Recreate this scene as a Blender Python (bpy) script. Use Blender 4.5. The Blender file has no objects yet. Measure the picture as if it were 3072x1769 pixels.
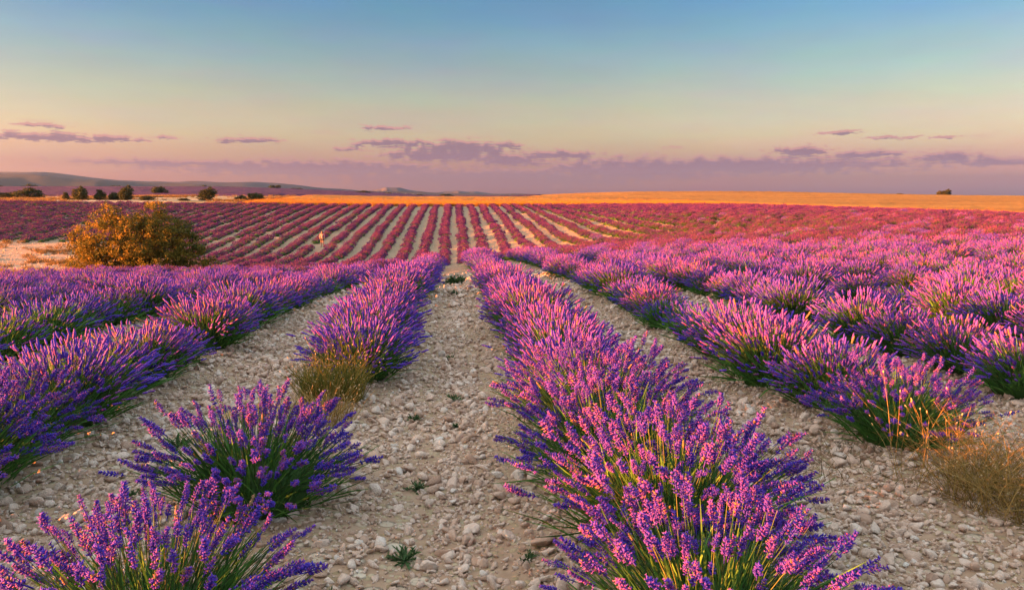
import bpy, math, random
import numpy as np
from mathutils import Vector, Matrix, Euler

R = math.radians
rng = np.random.default_rng(11)
random.seed(11)
SC = bpy.context.scene
COL = SC.collection

# ------------------------------------------------------------------ camera
EYE = 1.57
YAW = 4.34
PITCH = 7.5
cam_d = bpy.data.cameras.new('camera')
cam_d.sensor_width = 36.0
cam_d.lens = 27.0
cam_d.clip_start = 0.05
cam_d.clip_end = 40000
cam = bpy.data.objects.new('camera', cam_d)
COL.objects.link(cam)
cam.location = (0, 0, EYE)
cam.rotation_euler = (R(90 - PITCH), 0, R(-YAW))
SC.camera = cam

# ------------------------------------------------------------------ world, sun, exposure
EV = 3.78
SKY = 0.15
SUN_EL = 4.6
SUN_AZ = -98.0                 # degrees from the row direction (+Y), negative is to the left
SUN_STRENGTH = 5.0
SUN_COLOR = (1.0, 0.27, 0.05)
SC.view_settings.view_transform = 'Standard'
SC.view_settings.look = 'None'
SC.view_settings.gamma = 1.0
SC.view_settings.use_curve_mapping = False
SC.view_settings.exposure = EV
SC.render.engine = 'CYCLES'
SC.cycles.max_bounces = 5
SC.cycles.diffuse_bounces = 3
SC.cycles.glossy_bounces = 1
SC.cycles.transmission_bounces = 3
SC.cycles.transparent_max_bounces = 4
SC.cycles.volume_bounces = 0
SC.cycles.caustics_reflective = False
SC.cycles.caustics_refractive = False
SC.cycles.use_denoising = True

sun_d = bpy.data.lights.new('sun', 'SUN')
sun_d.energy = SUN_STRENGTH
sun_d.angle = R(0.6)
sun_d.color = SUN_COLOR
sun = bpy.data.objects.new('sun', sun_d)
COL.objects.link(sun)
_a, _e = R(SUN_AZ), R(SUN_EL)
to_sun = Vector((math.sin(_a) * math.cos(_e), math.cos(_a) * math.cos(_e), math.sin(_e)))
sun.rotation_euler = to_sun.to_track_quat('Z', 'Y').to_euler()


def srgb(r, g, b):
    f = lambda c: (c / 255 / 12.92) if c <= 10 else ((c / 255 + 0.055) / 1.055) ** 2.4
    return (f(r), f(g), f(b))


class NT:
    """small helper to write node trees"""
    def __init__(self, tree):
        self.t = tree

    def n(self, typ, **kw):
        nd = self.t.nodes.new(typ)
        for k, v in kw.items():
            setattr(nd, k, v)
        return nd

    def l(self, a, b):
        self.t.links.new(a, b)

    def put(self, sock, v):
        if isinstance(v, bpy.types.NodeSocket):
            self.l(v, sock)
        else:
            if sock.type == 'RGBA' and len(v) == 3:
                v = (*v, 1)
            sock.default_value = v

    def math(self, op, a, b=None, c=None, clamp=False):
        nd = self.n('ShaderNodeMath', operation=op, use_clamp=clamp)
        self.put(nd.inputs[0], a)
        if b is not None:
            self.put(nd.inputs[1], b)
        if c is not None:
            self.put(nd.inputs[2], c)
        return nd.outputs[0]

    def vec(self, op, a, b=None):
        nd = self.n('ShaderNodeVectorMath', operation=op)
        self.put(nd.inputs[0], a)
        if b is not None:
            self.put(nd.inputs[1], b)
        return nd.outputs['Value'] if op in ('LENGTH', 'DOT_PRODUCT') else nd.outputs[0]

    def mix(self, f, a, b, blend='MIX'):
        nd = self.n('ShaderNodeMix', data_type='RGBA', blend_type=blend)
        self.put(nd.inputs[0], f)
        self.put(nd.inputs[6], a)
        self.put(nd.inputs[7], b)
        return nd.outputs[2]

    def remap(self, v, a, b, c=0.0, d=1.0, smooth=True):
        nd = self.n('ShaderNodeMapRange', interpolation_type='SMOOTHSTEP' if smooth else 'LINEAR')
        for s, x in zip(nd.inputs[:5], (v, a, b, c, d)):
            self.put(s, x)
        return nd.outputs[0]

    def ramp(self, f, stops, interp='LINEAR'):
        nd = self.n('ShaderNodeValToRGB')
        cr = nd.color_ramp
        cr.interpolation = interp
        while len(cr.elements) < len(stops):
            cr.elements.new(0.5)
        for e, (p, c) in zip(cr.elements, stops):
            e.position = p
            e.color = (*c, 1)
        self.put(nd.inputs[0], f)
        return nd.outputs[0]

    def noise(self, vec, scale=5.0, detail=4.0, rough=0.55, w=None):
        nd = self.n('ShaderNodeTexNoise')
        if vec is not None:
            self.put(nd.inputs['Vector'], vec)
        nd.inputs['Scale'].default_value = scale
        nd.inputs['Detail'].default_value = detail
        nd.inputs['Roughness'].default_value = rough
        return nd

    def xyz(self, v):
        nd = self.n('ShaderNodeSeparateXYZ')
        self.put(nd.inputs[0], v)
        return nd.outputs

    def comb(self, x, y, z=0.0):
        nd = self.n('ShaderNodeCombineXYZ')
        for s, v in zip(nd.inputs, (x, y, z)):
            self.put(s, v)
        return nd.outputs[0]


# cloud bank ellipses: azimuth, elevation, half width, half height (degrees)
CLOUDS = [
    (-4.85, 4.68, 1.60, 0.19), (-4.2, 3.65, 2.9, 0.30), (0.6, 3.30, 3.8, 0.58), (4.0, 3.55, 1.3, 0.18),
    (4.2, 2.50, 3.0, 0.50), (-0.9, 2.80, 4.4, 0.44), (7.8, 2.85, 3.0, 0.30), (20.5, 1.95, 12.5, 0.62),
    (13.5, 1.75, 7.5, 0.85), (-10.0, 1.80, 11.0, 0.60), (2.0, 1.10, 13.0, 0.75), (-19.0, 2.10, 6.5, 0.22),
    (-26.0, 3.55, 5.2, 0.27), (-26.5, 4.25, 1.5, 0.14), (-31.0, 4.5, 1.8, 0.2), (-14.4, 3.70, 2.2, 0.20),
    (-19.6, 3.75, .7, 0.09), (27.3, 4.1, 1.3, 0.17), (30.2, 3.65, 1.2, 0.14), (33.3, 3.6, .8, 0.09),
    (24.6, 2.95, 1.9, 0.32), (28.9, 2.65, 2.4, 0.21), (33.6, 2.35, 2.0, 0.34), (36.5, 2.0, 3.5, 0.25),
    (16.0, 3.3, .6, .09), (-7.4, 3.2, .9, .15), (8.8, 0.9, 6.0, 0.22), (-52, 3.0, 9, .5), (-70, 2.2, 12, .7),
    (60, 2.6, 10, .6), (85, 3.4, 8, .4), (120, 2.4, 13, .6), (160, 3.0, 10, .5), (-160, 3.2, 9, .4), (-130, 4.6, 6, .3),
]

world = bpy.data.worlds.new('World')
SC.world = world
world.use_nodes = True
W = NT(world.node_tree)
for nd in list(world.node_tree.nodes):
    if nd.type == 'BACKGROUND':
        bgn = nd
coord = W.n('ShaderNodeTexCoord').outputs['Generated']
dx, dy, dz = W.xyz(W.vec('NORMALIZE', coord))
elev = W.math('MULTIPLY', W.math('ARCSINE', dz), 180 / math.pi)
azim = W.math('MULTIPLY', W.math('ARCTAN2', dx, dy), 180 / math.pi)
skyn = W.n('ShaderNodeTexSky', sky_type='NISHITA', sun_disc=False)
skyn.sun_elevation = R(SUN_EL)
skyn.sun_rotation = R(SUN_AZ)
skyn.air_density = 1.0
skyn.dust_density = 2.0
skyn.ozone_density = 1.5
UNIT = SKY * 2 ** EV
# dusk colouring of the low sky, the same at every azimuth: what the sky shows at each elevation,
# divided by what the clear-air model gives there
NIS = {0: (.42, .29, .10), 1: (.75, .6, .24), 2: (1.17, 1.02, .43), 3: (1.27, 1.25, .65), 4: (1.33, 1.43, .87),
       6: (1.28, 1.56, 1.19), 9: (1.1, 1.5, 1.46), 12: (.96, 1.38, 1.5), 14: (.88, 1.28, 1.47), 20: (.67, 1.05, 1.35)}
SHOWN = {0: srgb(250, 174, 170), 1: srgb(246, 178, 166), 2: srgb(236, 182, 162), 3: srgb(236, 198, 166), 4: srgb(234, 212, 174),
         6: srgb(214, 208, 180), 9: srgb(168, 192, 194), 12: srgb(126, 172, 200), 14: srgb(108, 160, 198), 20: srgb(100, 150, 194)}
NIS = {k: tuple(c * 1.12 for c in v) for k, v in NIS.items()}
stops = [(k / 60.0, tuple(s / (n_ * UNIT) / 4.0 for s, n_ in zip(SHOWN[k], NIS[k]))) for k in NIS]
stops += [(34 / 60.0, (.84 / 4, .66 / 4, .50 / 4)), (1.0, (1.68 / 4, 1.14 / 4, .79 / 4))]  # sky above the view raised and warmed as added fill light for the gravel
tint = W.ramp(W.math('DIVIDE', W.math('ABSOLUTE', elev), 60.0, clamp=True), stops)
skyc = W.mix(1.0, skyn.outputs[0], W.vec('SCALE', tint), 'MULTIPLY')
skyc.node.clamp_result = False
for nd in world.node_tree.nodes:
    if nd.type == 'VECT_MATH' and nd.operation == 'SCALE':
        nd.inputs['Scale'].default_value = 4.0
# broad soft unevenness of the air
uneven = W.noise(W.comb(W.math('MULTIPLY', azim, .09), W.math('MULTIPLY', elev, .45)), 1.0, 7.0, .68)
skyc = W.mix(1.0, skyc, W.vec('ADD', W.vec('MULTIPLY', uneven.outputs['Color'], (.34, .34, .34)), (.83, .83, .83)), 'MULTIPLY')


def cloud_field(du):
    u, v = azim, W.math('ADD', elev, du)
    warp = W.noise(W.comb(W.math('MULTIPLY', u, 1.1), W.math('MULTIPLY', v, 5.0)), 1.0, 9.0, .70)
    wx, wy, wz = W.xyz(warp.outputs['Color'])
    p = W.comb(W.math('ADD', u, W.math('MULTIPLY_ADD', wy, 4.0, -2.0)), W.math('ADD', v, W.math('MULTIPLY_ADD', wz, .7, -.35)))
    best = None
    for (a, e, hw, hh) in CLOUDS:
        d = W.vec('LENGTH', W.vec('MULTIPLY', W.vec('SUBTRACT', p, (a, e, 0)), (1 / hw, 1 / hh, 0)))
        best = d if best is None else W.math('MINIMUM', best, d)
    rag = W.math('MULTIPLY_ADD', wx, 4.2, -2.1)
    thin = W.noise(W.comb(W.math('MULTIPLY', u, .16), W.math('MULTIPLY', v, 1.9)), 1.0, 6.0, .6).outputs[0]
    wisps = W.math('MULTIPLY', W.remap(thin, .56, .72), W.math('MULTIPLY', W.remap(v, .2, 1.5), W.remap(v, 6.0, 3.6)))
    body = W.remap(W.math('ADD', best, rag), 1.12, .84)
    return body, wisps


body, wisps = cloud_field(0.0)
body_up, _w = cloud_field(0.16)
mauve = tuple(c / UNIT for c in srgb(152, 112, 136))
rose = tuple(c / UNIT for c in srgb(238, 166, 158))
low = W.remap(elev, 3.6, .3)
ccol = W.mix(low, tuple(c / UNIT for c in srgb(158, 118, 138)), tuple(c / UNIT for c in srgb(196, 146, 160)))
edge = W.math('MULTIPLY', W.math('SUBTRACT', 1.0, body_up), .85)
ccol = W.mix(edge, ccol, rose)
skyc = W.mix(W.math('MULTIPLY', body, W.remap(elev, .4, 2.6, .42, .86)), skyc, ccol)
skyc = W.mix(W.math('MULTIPLY', wisps, .35), skyc, ccol)
W.l(skyc, bgn.inputs['Color'])
bgn.inputs['Strength'].default_value = SKY


# ------------------------------------------------------------------ terrain height
def ss(a, b, x):
    t = np.clip((np.asarray(x, float) - a) / (b - a), 0, 1)
    return t * t * (3 - 2 * t)


def pchip(xs, ys, x):
    xs = np.array(xs, float)
    ys = np.array(ys, float)
    h = np.diff(xs)
    d = np.diff(ys) / h
    m = np.zeros_like(xs)
    for i in range(1, len(xs) - 1):
        if d[i - 1] * d[i] > 0:
            w1 = 2 * h[i] + h[i - 1]
            w2 = h[i] + 2 * h[i - 1]
            m[i] = (w1 + w2) / (w1 / d[i - 1] + w2 / d[i])
    m[0], m[-1] = d[0], d[-1]
    x = np.clip(np.asarray(x, float), xs[0], xs[-1])
    i = np.clip(np.searchsorted(xs, x) - 1, 0, len(xs) - 2)
    t = (x - xs[i]) / h[i]
    return ((1 + 2 * t) * (1 - t) ** 2) * ys[i] + t * (1 - t) ** 2 * h[i] * m[i] + t * t * (3 - 2 * t) * ys[i + 1] + t * t * (t - 1) * h[i] * m[i + 1]


VY = [-20, 0, 12, 25, 32, 40, 48, 55, 64, 73, 89, 110, 128, 140, 150, 30000]
VZ = [0, 0, -.06, -.46, -.85, -1.5, -2.4, -3.15, -3.9, -4.0, -2.95, -1.6, -.5, -.05, 0, 0]


def gs(x, y, cx, cy, sx, sy):
    return np.exp(-((x - cx) / sx) ** 2 - ((y - cy) / sy) ** 2)


def H(x, y):
    x = np.asarray(x, float)
    y = np.asarray(y, float)
    z = -0.75 * (1 - np.exp(-np.maximum(y, -10) / 25))
    z = z + pchip(VY, VZ, y) * (1 - ss(-5, 31, x))
    z = z - 0.60 * ss(1.5, -6, x) * ss(9, 27, y) * (1 - ss(42, 62, y))
    z = z - 0.75 * ss(48, 78, x) * ss(20, 80, y) * (1 - ss(140, 260, y))
    z = z + (.95 + .45 * ss(150, 260, y)) * (.55 * ss(-5, -50, x) * ss(105, 165, y) + .45 * ss(-20, -85, x) * ss(70, 135, y))
    z = z + 1.05 * gs(x, y, 5, 225, 75, 45) + 1.5 * gs(x, y, 80, 420, 45, 70) + 2.7 * gs(x, y, 150, 430, 70, 80) + 1.1 * gs(x, y, 225, 380, 90, 90)
    z = z + 5.6 * ss(-15, -240, x) * ss(230, 720, y) * (1 - ss(760, 1100, y)) + 2.3 * ss(480, 1000, y) * ss(0, -100, x)
    z = z - 14 * ss(900, 2500, y)
    return z


def micro(x, y):
    """furrow and hump relief of the tilled stony soil"""
    row = np.cos(np.pi * (np.asarray(x) - 1.0))            # +1 on a row, -1 between rows
    f = 1 - ss(30, 60, y)
    infield = ss(140, 135, y)
    r = 0.045 * row * infield
    r = r + f * (.018 * np.sin(2.1 * x + .7 * y + 1.3) * np.sin(1.3 * y - .9 * x) + .010 * np.sin(5.3 * x + 1.1) * np.sin(4.7 * y + .4)
                 + .006 * np.sin(11.3 * x + 2 * y) * np.sin(9.7 * y - 1.7 * x))
    return r


def G(x, y):
    return H(x, y) + micro(x, y)


def gz(x, y):
    return float(G(x, y))


# ------------------------------------------------------------------ mesh helpers
def mesh(name, verts, faces, mats=(), mat_idx=None, attr=None, smooth=False):
    """faces: list of int arrays (m,k)"""
    me = bpy.data.meshes.new(name)
    verts = np.asarray(verts, np.float32).reshape(-1, 3)
    me.vertices.add(len(verts))
    me.vertices.foreach_set('co', verts.ravel())
    loops = np.concatenate([f.ravel() for f in faces]).astype(np.int32)
    tot = np.concatenate([np.full(len(f), f.shape[1]) for f in faces]).astype(np.int32)
    start = np.concatenate([[0], np.cumsum(tot)[:-1]]).astype(np.int32)
    me.loops.add(len(loops))
    me.loops.foreach_set('vertex_index', loops)
    me.polygons.add(len(tot))
    me.polygons.foreach_set('loop_start', start)
    me.polygons.foreach_set('loop_total', tot)
    if mat_idx is not None:
        me.polygons.foreach_set('material_index', np.asarray(mat_idx, np.int32))
    if smooth:
        me.polygons.foreach_set('use_smooth', np.ones(len(tot), bool))
    for m in mats:
        me.materials.append(m)
    if attr is not None:
        for k, a in attr.items():
            at = me.attributes.new(k, 'FLOAT', 'POINT')
            at.data.foreach_set('value', np.asarray(a, np.float32))
    me.update(calc_edges=True)
    return me


def ob(name, me, parent=None, loc=None, rot=None, scl=None, link=True):
    o = bpy.data.objects.new(name, me)
    if link:
        COL.objects.link(o)
    if parent is not None:
        o.parent = parent
    if loc is not None:
        o.location = loc
    if rot is not None:
        o.rotation_euler = rot
    if scl is not None:
        o.scale = scl if hasattr(scl, '__len__') else (scl,) * 3
    return o


def tag(o, label=None, cat=None, group=None, kind=None):
    if label:
        o['label'] = label
    if cat:
        o['category'] = cat
    if group:
        o['group'] = group
    if kind:
        o['kind'] = kind
    return o


class MB:
    """accumulates vertex/face arrays"""
    def __init__(self):
        self.v, self.f, self.m, self.t, self.n = [], [], [], [], 0

    def add(self, v, f, mat=0, tint=0.5):
        v = np.asarray(v, float).reshape(-1, 3)
        self.v.append(v)
        self.f.append(np.asarray(f, int) + self.n)
        self.m.append(np.full(len(f), mat))
        self.t.append(np.broadcast_to(np.asarray(tint, float), (len(v),)))
        self.n += len(v)

    def build(self, name, mats, smooth=False):
        return mesh(name, np.concatenate(self.v), self.f, mats, np.concatenate(self.m), {'tint': np.concatenate(self.t)}, smooth)


def tubes(P, rad, sides, cap=True):
    """P (n,k,3), rad (n,k) or (n,k,s) -> verts, quads (closed by collapsing ends if radius is tiny)"""
    P = np.asarray(P, float)
    n, k, _ = P.shape
    T = np.gradient(P, axis=1)
    T /= np.linalg.norm(T, axis=2, keepdims=True) + 1e-9
    ref = np.where(np.abs(T[..., 2:3]) > .9, np.array([1., 0, 0]), np.array([0, 0, 1.]))
    U = np.cross(ref, T)
    U /= np.linalg.norm(U, axis=2, keepdims=True) + 1e-9
    V = np.cross(T, U)
    a = np.arange(sides) * 2 * np.pi / sides
    rad = np.asarray(rad, float)
    if rad.ndim == 2:
        rad = np.repeat(rad[:, :, None], sides, 2)
    ring = U[:, :, None] * np.cos(a)[None, None, :, None] + V[:, :, None] * np.sin(a)[None, None, :, None]
    verts = P[:, :, None] + ring * rad[..., None]
    idx = np.arange(n * k * sides).reshape(n, k, sides)
    nx = np.roll(idx, -1, 2)
    q = np.stack([idx[:, :-1], nx[:, :-1], nx[:, 1:], idx[:, 1:]], -1).reshape(-1, 4)
    return verts.reshape(-1, 3), q


def ribbons(P, wid, seed):
    """flat blades along P (n,k,3), half widths (n,k)"""
    r = np.random.default_rng(seed)
    n, k, _ = P.shape
    T = P[:, -1] - P[:, 0]
    side = np.cross(T, r.normal(size=(n, 3)))
    side /= np.linalg.norm(side, axis=1, keepdims=True) + 1e-9
    v = np.stack([P - side[:, None] * wid[..., None], P + side[:, None] * wid[..., None]], 2)
    idx = np.arange(n * k * 2).reshape(n, k, 2)
    q = np.stack([idx[:, :-1, 0], idx[:, :-1, 1], idx[:, 1:, 1], idx[:, 1:, 0]], -1).reshape(-1, 4)
    return v.reshape(-1, 3), q


def ico(sub=1):
    import bmesh
    bm = bmesh.new()
    bmesh.ops.create_icosphere(bm, subdivisions=sub, radius=1.0)
    v = np.array([p.co[:] for p in bm.verts])
    f = np.array([[q.index for q in p.verts] for p in bm.faces])
    bm.free()
    return v, f


# ------------------------------------------------------------------ materials
def new_mat(name):
    m = bpy.data.materials.new(name)
    m.use_nodes = True
    t = NT(m.node_tree)
    bs = next(n for n in m.node_tree.nodes if n.type == 'BSDF_PRINCIPLED')
    out = next(n for n in m.node_tree.nodes if n.type == 'OUTPUT_MATERIAL')
    bs.inputs['Roughness'].default_value = .85
    bs.inputs['Specular IOR Level'].default_value = .2
    return m, t, bs, out


def leafy(name, stops, transl=.25, inst_var=.25, rough=.75):
    """tinted by a per-vertex 'tint' attribute, varied per object, part of the light passes through"""
    m, t, bs, out = new_mat(name)
    at = t.n('ShaderNodeAttribute', attribute_name='tint').outputs['Fac']
    rnd = t.n('ShaderNodeObjectInfo').outputs['Random']
    f = t.math('ADD', at, t.math('MULTIPLY_ADD', rnd, inst_var, -inst_var / 2), clamp=True)
    col = t.ramp(f, stops)
    t.l(col, bs.inputs['Base Color'])
    bs.inputs['Roughness'].default_value = rough
    if transl:
        tr = t.n('ShaderNodeBsdfTranslucent')
        t.l(col, tr.inputs[0])
        mx = t.n('ShaderNodeMixShader')
        mx.inputs[0].default_value = transl
        t.l(bs.outputs[0], mx.inputs[1])
        t.l(tr.outputs[0], mx.inputs[2])
        t.l(mx.outputs[0], out.inputs[0])
    return m


M = {}
M['flower'] = leafy('lavender_flower', [(0, (.056, .034, .40)), (.30, (.085, .042, .46)), (.60, (.145, .050, .40)), (.90, (.28, .072, .26)), (.955, (.22, .09, .25)), (.975, (.24, .14, .07))], .1, .38)
M['litflower'] = leafy('lavender_flower_painted_sunset', [(0, (.042, .016, .125)), (.35, (.074, .017, .135)), (.65, (.11, .023, .135)), (.90, (.145, .036, .13)), (1.0, (.16, .08, .06))], .1, .5)  # low-sun crimson of the distant rows put into the flower colour
M['stem'] = leafy('lavender_stem', [(0, (.04, .095, .025)), (.6, (.075, .135, .045)), (1, (.14, .14, .06))], .15, .2)
M['leaf'] = leafy('lavender_leaf', [(0, (.036, .085, .018)), (.5, (.062, .17, .028)), (1, (.11, .26, .055))], .2, .3)
M['dry'] = leafy('dry_grass', [(0, (.12, .09, .02)), (.4, (.30, .18, .05)), (.8, (.50, .34, .12)), (1, (.62, .48, .26))], .3, .1)
M['drybrown'] = leafy('brown_dry_weed', [(0, (.07, .06, .02)), (.4, (.17, .11, .04)), (.8, (.30, .19, .08)), (1, (.5, .38, .22))], .25, .1)
M['greendry'] = leafy('yellowing_grass', [(0, (.06, .08, .015)), (.45, (.18, .17, .03)), (.8, (.36, .22, .05)), (1, (.62, .48, .24))], .3, .1)
M['weed'] = leafy('weed_leaf', [(0, (.03, .07, .022)), (1, (.10, .17, .065))], .2, .2)
M['oak'] = leafy('oak_leaf', [(0, (.03, .052, .01)), (.5, (.14, .115, .016)), (1, (.31, .19, .026))], .25, .0)
M['juniper'] = leafy('juniper_leaf', [(0, (.018, .03, .008)), (.6, (.05, .065, .015)), (1, (.12, .09, .025))], .15, .35)
M['farwood'] = leafy('far_tree_leaf', [(0, (.02, .035, .012)), (1, (.07, .085, .03))], .1, .5)
M['bark'] = leafy('bark', [(0, (.06, .045, .03)), (1, (.13, .10, .07))], 0, .2)
M['wheatblade'] = leafy('ripe_wheat', [(0, (.28, .13, .02)), (1, (.40, .21, .04))], .2, .3)


def stone_mat():
    m, t, bs, out = new_mat('limestone')
    rnd = t.n('ShaderNodeObjectInfo').outputs['Random']
    pos = t.n('ShaderNodeTexCoord').outputs['Object']
    c = t.ramp(rnd, [(0, (.46, .29, .21)), (.2, (.67, .47, .36)), (.5, (.81, .61, .49)), (.75, (.87, .71, .60)), (.9, (.60, .38, .27)), (1, (.88, .81, .73))])
    nz = t.noise(pos, 2.5, 5, .65).outputs[0]
    c = t.mix(t.remap(nz, .35, .7), t.mix(.35, c, (.40, .26, .18)), c)
    t.l(c, bs.inputs['Base Color'])
    bp = t.n('ShaderNodeBump')
    bp.inputs['Strength'].default_value = .5
    bp.inputs['Distance'].default_value = .15
    t.l(t.noise(pos, 5, 6, .7).outputs[0], bp.inputs['Height'])
    t.l(bp.outputs[0], bs.inputs['Normal'])
    bs.inputs['Roughness'].default_value = .9
    return m


M['stone'] = stone_mat()


def ground_mat():
    m, t, bs, out = new_mat('stony_soil')
    pos = t.n('ShaderNodeNewGeometry').outputs['Position']
    x, y, z = t.xyz(pos)
    big = t.noise(pos, .35, 4, .6).outputs[0]
    fine = t.noise(pos, 9, 6, .65).outputs[0]
    soil = t.ramp(fine, [(.25, (.22, .13, .085)), (.5, (.33, .215, .14)), (.75, (.41, .29, .20))])
    vo = t.n('ShaderNodeTexVoronoi', feature='F1')
    t.l(pos, vo.inputs['Vector'])
    vo.inputs['Scale'].default_value = 24
    vr, vg, vb = t.xyz(vo.outputs['Color'])
    peb = t.ramp(vr, [(0, (.28, .20, .11)), (.5, (.36, .275, .16)), (1, (.45, .37, .25))])
    isp = t.math('MULTIPLY', t.remap(vg, .30, .42), t.remap(vo.outputs['Distance'], .60, .42))
    stony = t.mix(isp, soil, peb)
    v2 = t.n('ShaderNodeTexVoronoi', feature='F1')
    t.l(pos, v2.inputs['Vector'])
    v2.inputs['Scale'].default_value = 7
    r2, g2, b2 = t.xyz(v2.outputs['Color'])
    isq = t.math('MULTIPLY', t.remap(g2, .62, .70), t.remap(v2.outputs['Distance'], .42, .30))
    stony = t.mix(isq, stony, t.ramp(r2, [(0, (.38, .28, .19)), (1, (.56, .48, .37))]))
    stony = t.mix(t.remap(big, .35, .65, 0, .35), stony, (.42, .28, .19))
    # dry grass and earth beyond the lavender
    gn = t.noise(pos, .09, 5, .62).outputs[0]
    gf = t.noise(pos, 1.4, 4, .7).outputs[0]
    dry = t.ramp(gn, [(.34, (.13, .12, .05)), (.46, (.22, .19, .10)), (.56, (.36, .32, .23)), (.7, (.42, .38, .30))])
    dry = t.mix(t.remap(gf, .35, .75, 0, .5), dry, (.24, .17, .07))
    wob = t.math('MULTIPLY_ADD', gn, 10.0, -5.0)
    beyond = t.remap(t.math('ADD', y, wob), 139, 146)
    col = t.mix(beyond, stony, dry)
    # far plain: patchwork of pale stubble, ploughed land and scrub
    vp = t.n('ShaderNodeTexVoronoi', feature='F1')
    t.l(t.vec('MULTIPLY', pos, (.0042, .0022, 0)), vp.inputs['Vector'])
    vp.inputs['Scale'].default_value = 1.0
    pr, pg, pb = t.xyz(vp.outputs['Color'])
    patch = t.ramp(pr, [(.2, (.05, .065, .025)), (.45, (.09, .09, .035)), (.62, (.36, .25, .13)), (.8, (.50, .38, .25)), (1, (.16, .12, .06))], 'CONSTANT')
    col = t.mix(t.remap(t.math('ADD', y, t.math('MULTIPLY', wob, 20)), 720, 860), col, patch)
    t.l(col, bs.inputs['Base Color'])
    bp = t.n('ShaderNodeBump')
    bp.inputs['Strength'].default_value = .8
    bp.inputs['Distance'].default_value = .03
    hh = t.math('ADD', t.math('MULTIPLY', isp, t.math('SUBTRACT', .6, vo.outputs['Distance'])), t.math('MULTIPLY', fine, .5))
    hh = t.math('ADD', hh, t.math('MULTIPLY', isq, 1.2))
    t.l(hh, bp.inputs['Height'])
    t.l(bp.outputs[0], bs.inputs['Normal'])
    bs.inputs['Roughness'].default_value = .95
    return m


M['ground'] = ground_mat()


def field_mat(name, stops, sc, row=None):
    m, t, bs, out = new_mat(name)
    pos = t.n('ShaderNodeNewGeometry').outputs['Position']
    n1 = t.noise(t.vec('MULTIPLY', pos, (1, .35, 1)), sc, 6, .68).outputs[0]
    n2 = t.noise(pos, sc * .06, 3, .5).outputs[0]
    c = t.ramp(t.math('ADD', n1, t.math('MULTIPLY_ADD', n2, .8, -.4)), stops)
    t.l(c, bs.inputs['Base Color'])
    bp = t.n('ShaderNodeBump')
    bp.inputs['Strength'].default_value = .7
    bp.inputs['Distance'].default_value = .3
    t.l(n1, bp.inputs['Height'])
    t.l(bp.outputs[0], bs.inputs['Normal'])
    bs.inputs['Roughness'].default_value = 1
    return m


M['wheat'] = field_mat('wheat_crop', [(.2, (.17, .075, .010)), (.5, (.27, .125, .016)), (.8, (.40, .20, .035))], .5)
M['farlav'] = field_mat('far_lavender_crop', [(.25, (.025, .014, .03)), (.5, (.055, .019, .058)), (.75, (.10, .038, .10))], 1.6)
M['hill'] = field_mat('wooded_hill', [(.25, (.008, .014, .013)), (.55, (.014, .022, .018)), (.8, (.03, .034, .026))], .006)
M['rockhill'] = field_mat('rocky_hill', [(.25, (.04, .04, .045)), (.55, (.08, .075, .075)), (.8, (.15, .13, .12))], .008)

# ------------------------------------------------------------------ ground sheet


def axis(parts):
    return np.unique(np.round(np.concatenate([np.linspace(a, b, n) for a, b, n in parts]), 4))


def grid(name, xs, ys, zf, mat, kind='structure', smooth=True):
    X, Y = np.meshgrid(xs, ys)
    Z = zf(X, Y)
    nx, ny = len(xs), len(ys)
    i = np.arange(nx * ny).reshape(ny, nx)
    q = np.stack([i[:-1, :-1], i[:-1, 1:], i[1:, 1:], i[1:, :-1]], -1).reshape(-1, 4)
    o = ob(name, mesh(name, np.stack([X, Y, Z], -1).reshape(-1, 3), [q], [mat], smooth=smooth))
    o['kind'] = kind
    return o


gx = axis([(-6800, -400, 30), (-400, -110, 30), (-110, -12, 99), (-12, 14, 175), (14, 120, 107), (120, 500, 39), (500, 6800, 30)])
gy = axis([(-12, 1, 14), (1, 16, 120), (16, 60, 89), (60, 150, 91), (150, 300, 51), (300, 900, 61), (900, 3000, 40), (3000, 8200, 20)])
ground = grid('ground', gx, gy, G, M['ground'])
tag(ground, 'pale stony soil between the lavender rows, running on to the far plain', 'ground')


def crop_sheet(name, poly_x0, poly_x1, y0, y1, thick, mat, amp, seed, nx, ny):
    """a standing crop: closed slab with an uneven top, following the land"""
    r = np.random.default_rng(seed)
    ys = np.linspace(y0, y1, ny)
    u = np.linspace(0, 1, nx)
    X = np.stack([poly_x0(y) + (poly_x1(y) - poly_x0(y)) * u for y in ys])
    Y = np.repeat(ys[:, None], nx, 1) + r.normal(size=X.shape) * .0
    top = H(X, Y) + thick + r.normal(size=X.shape) * amp
    bot = H(X, Y) - .4
    edge = np.zeros_like(top, bool)
    edge[0] = edge[-1] = True
    edge[:, 0] = edge[:, -1] = True
    top = np.where(edge, bot, top)
    i = np.arange(nx * ny).reshape(ny, nx)
    q = np.stack([i[:-1, :-1], i[:-1, 1:], i[1:, 1:], i[1:, :-1]], -1).reshape(-1, 4)
    o = ob(name, mesh(name, np.stack([X, Y, top], -1).reshape(-1, 3), [q], [mat], smooth=True))
    return o


# row of ripe wheat from the far edge of the lavender over the rise
def field_edge(x):
    """far edge of the lavender"""
    return np.where(np.asarray(x) > 55, 141 - (np.asarray(x) - 55) * 3.6, 139.0)


def wheat_x0(y):
    return -38 - (y - 140) * .05


wh = crop_sheet('wheat_field', wheat_x0, lambda y: 160 + (y - 60) * .95, 76, 520, .45, M['wheat'], .06, 3, 220, 220)
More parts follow.
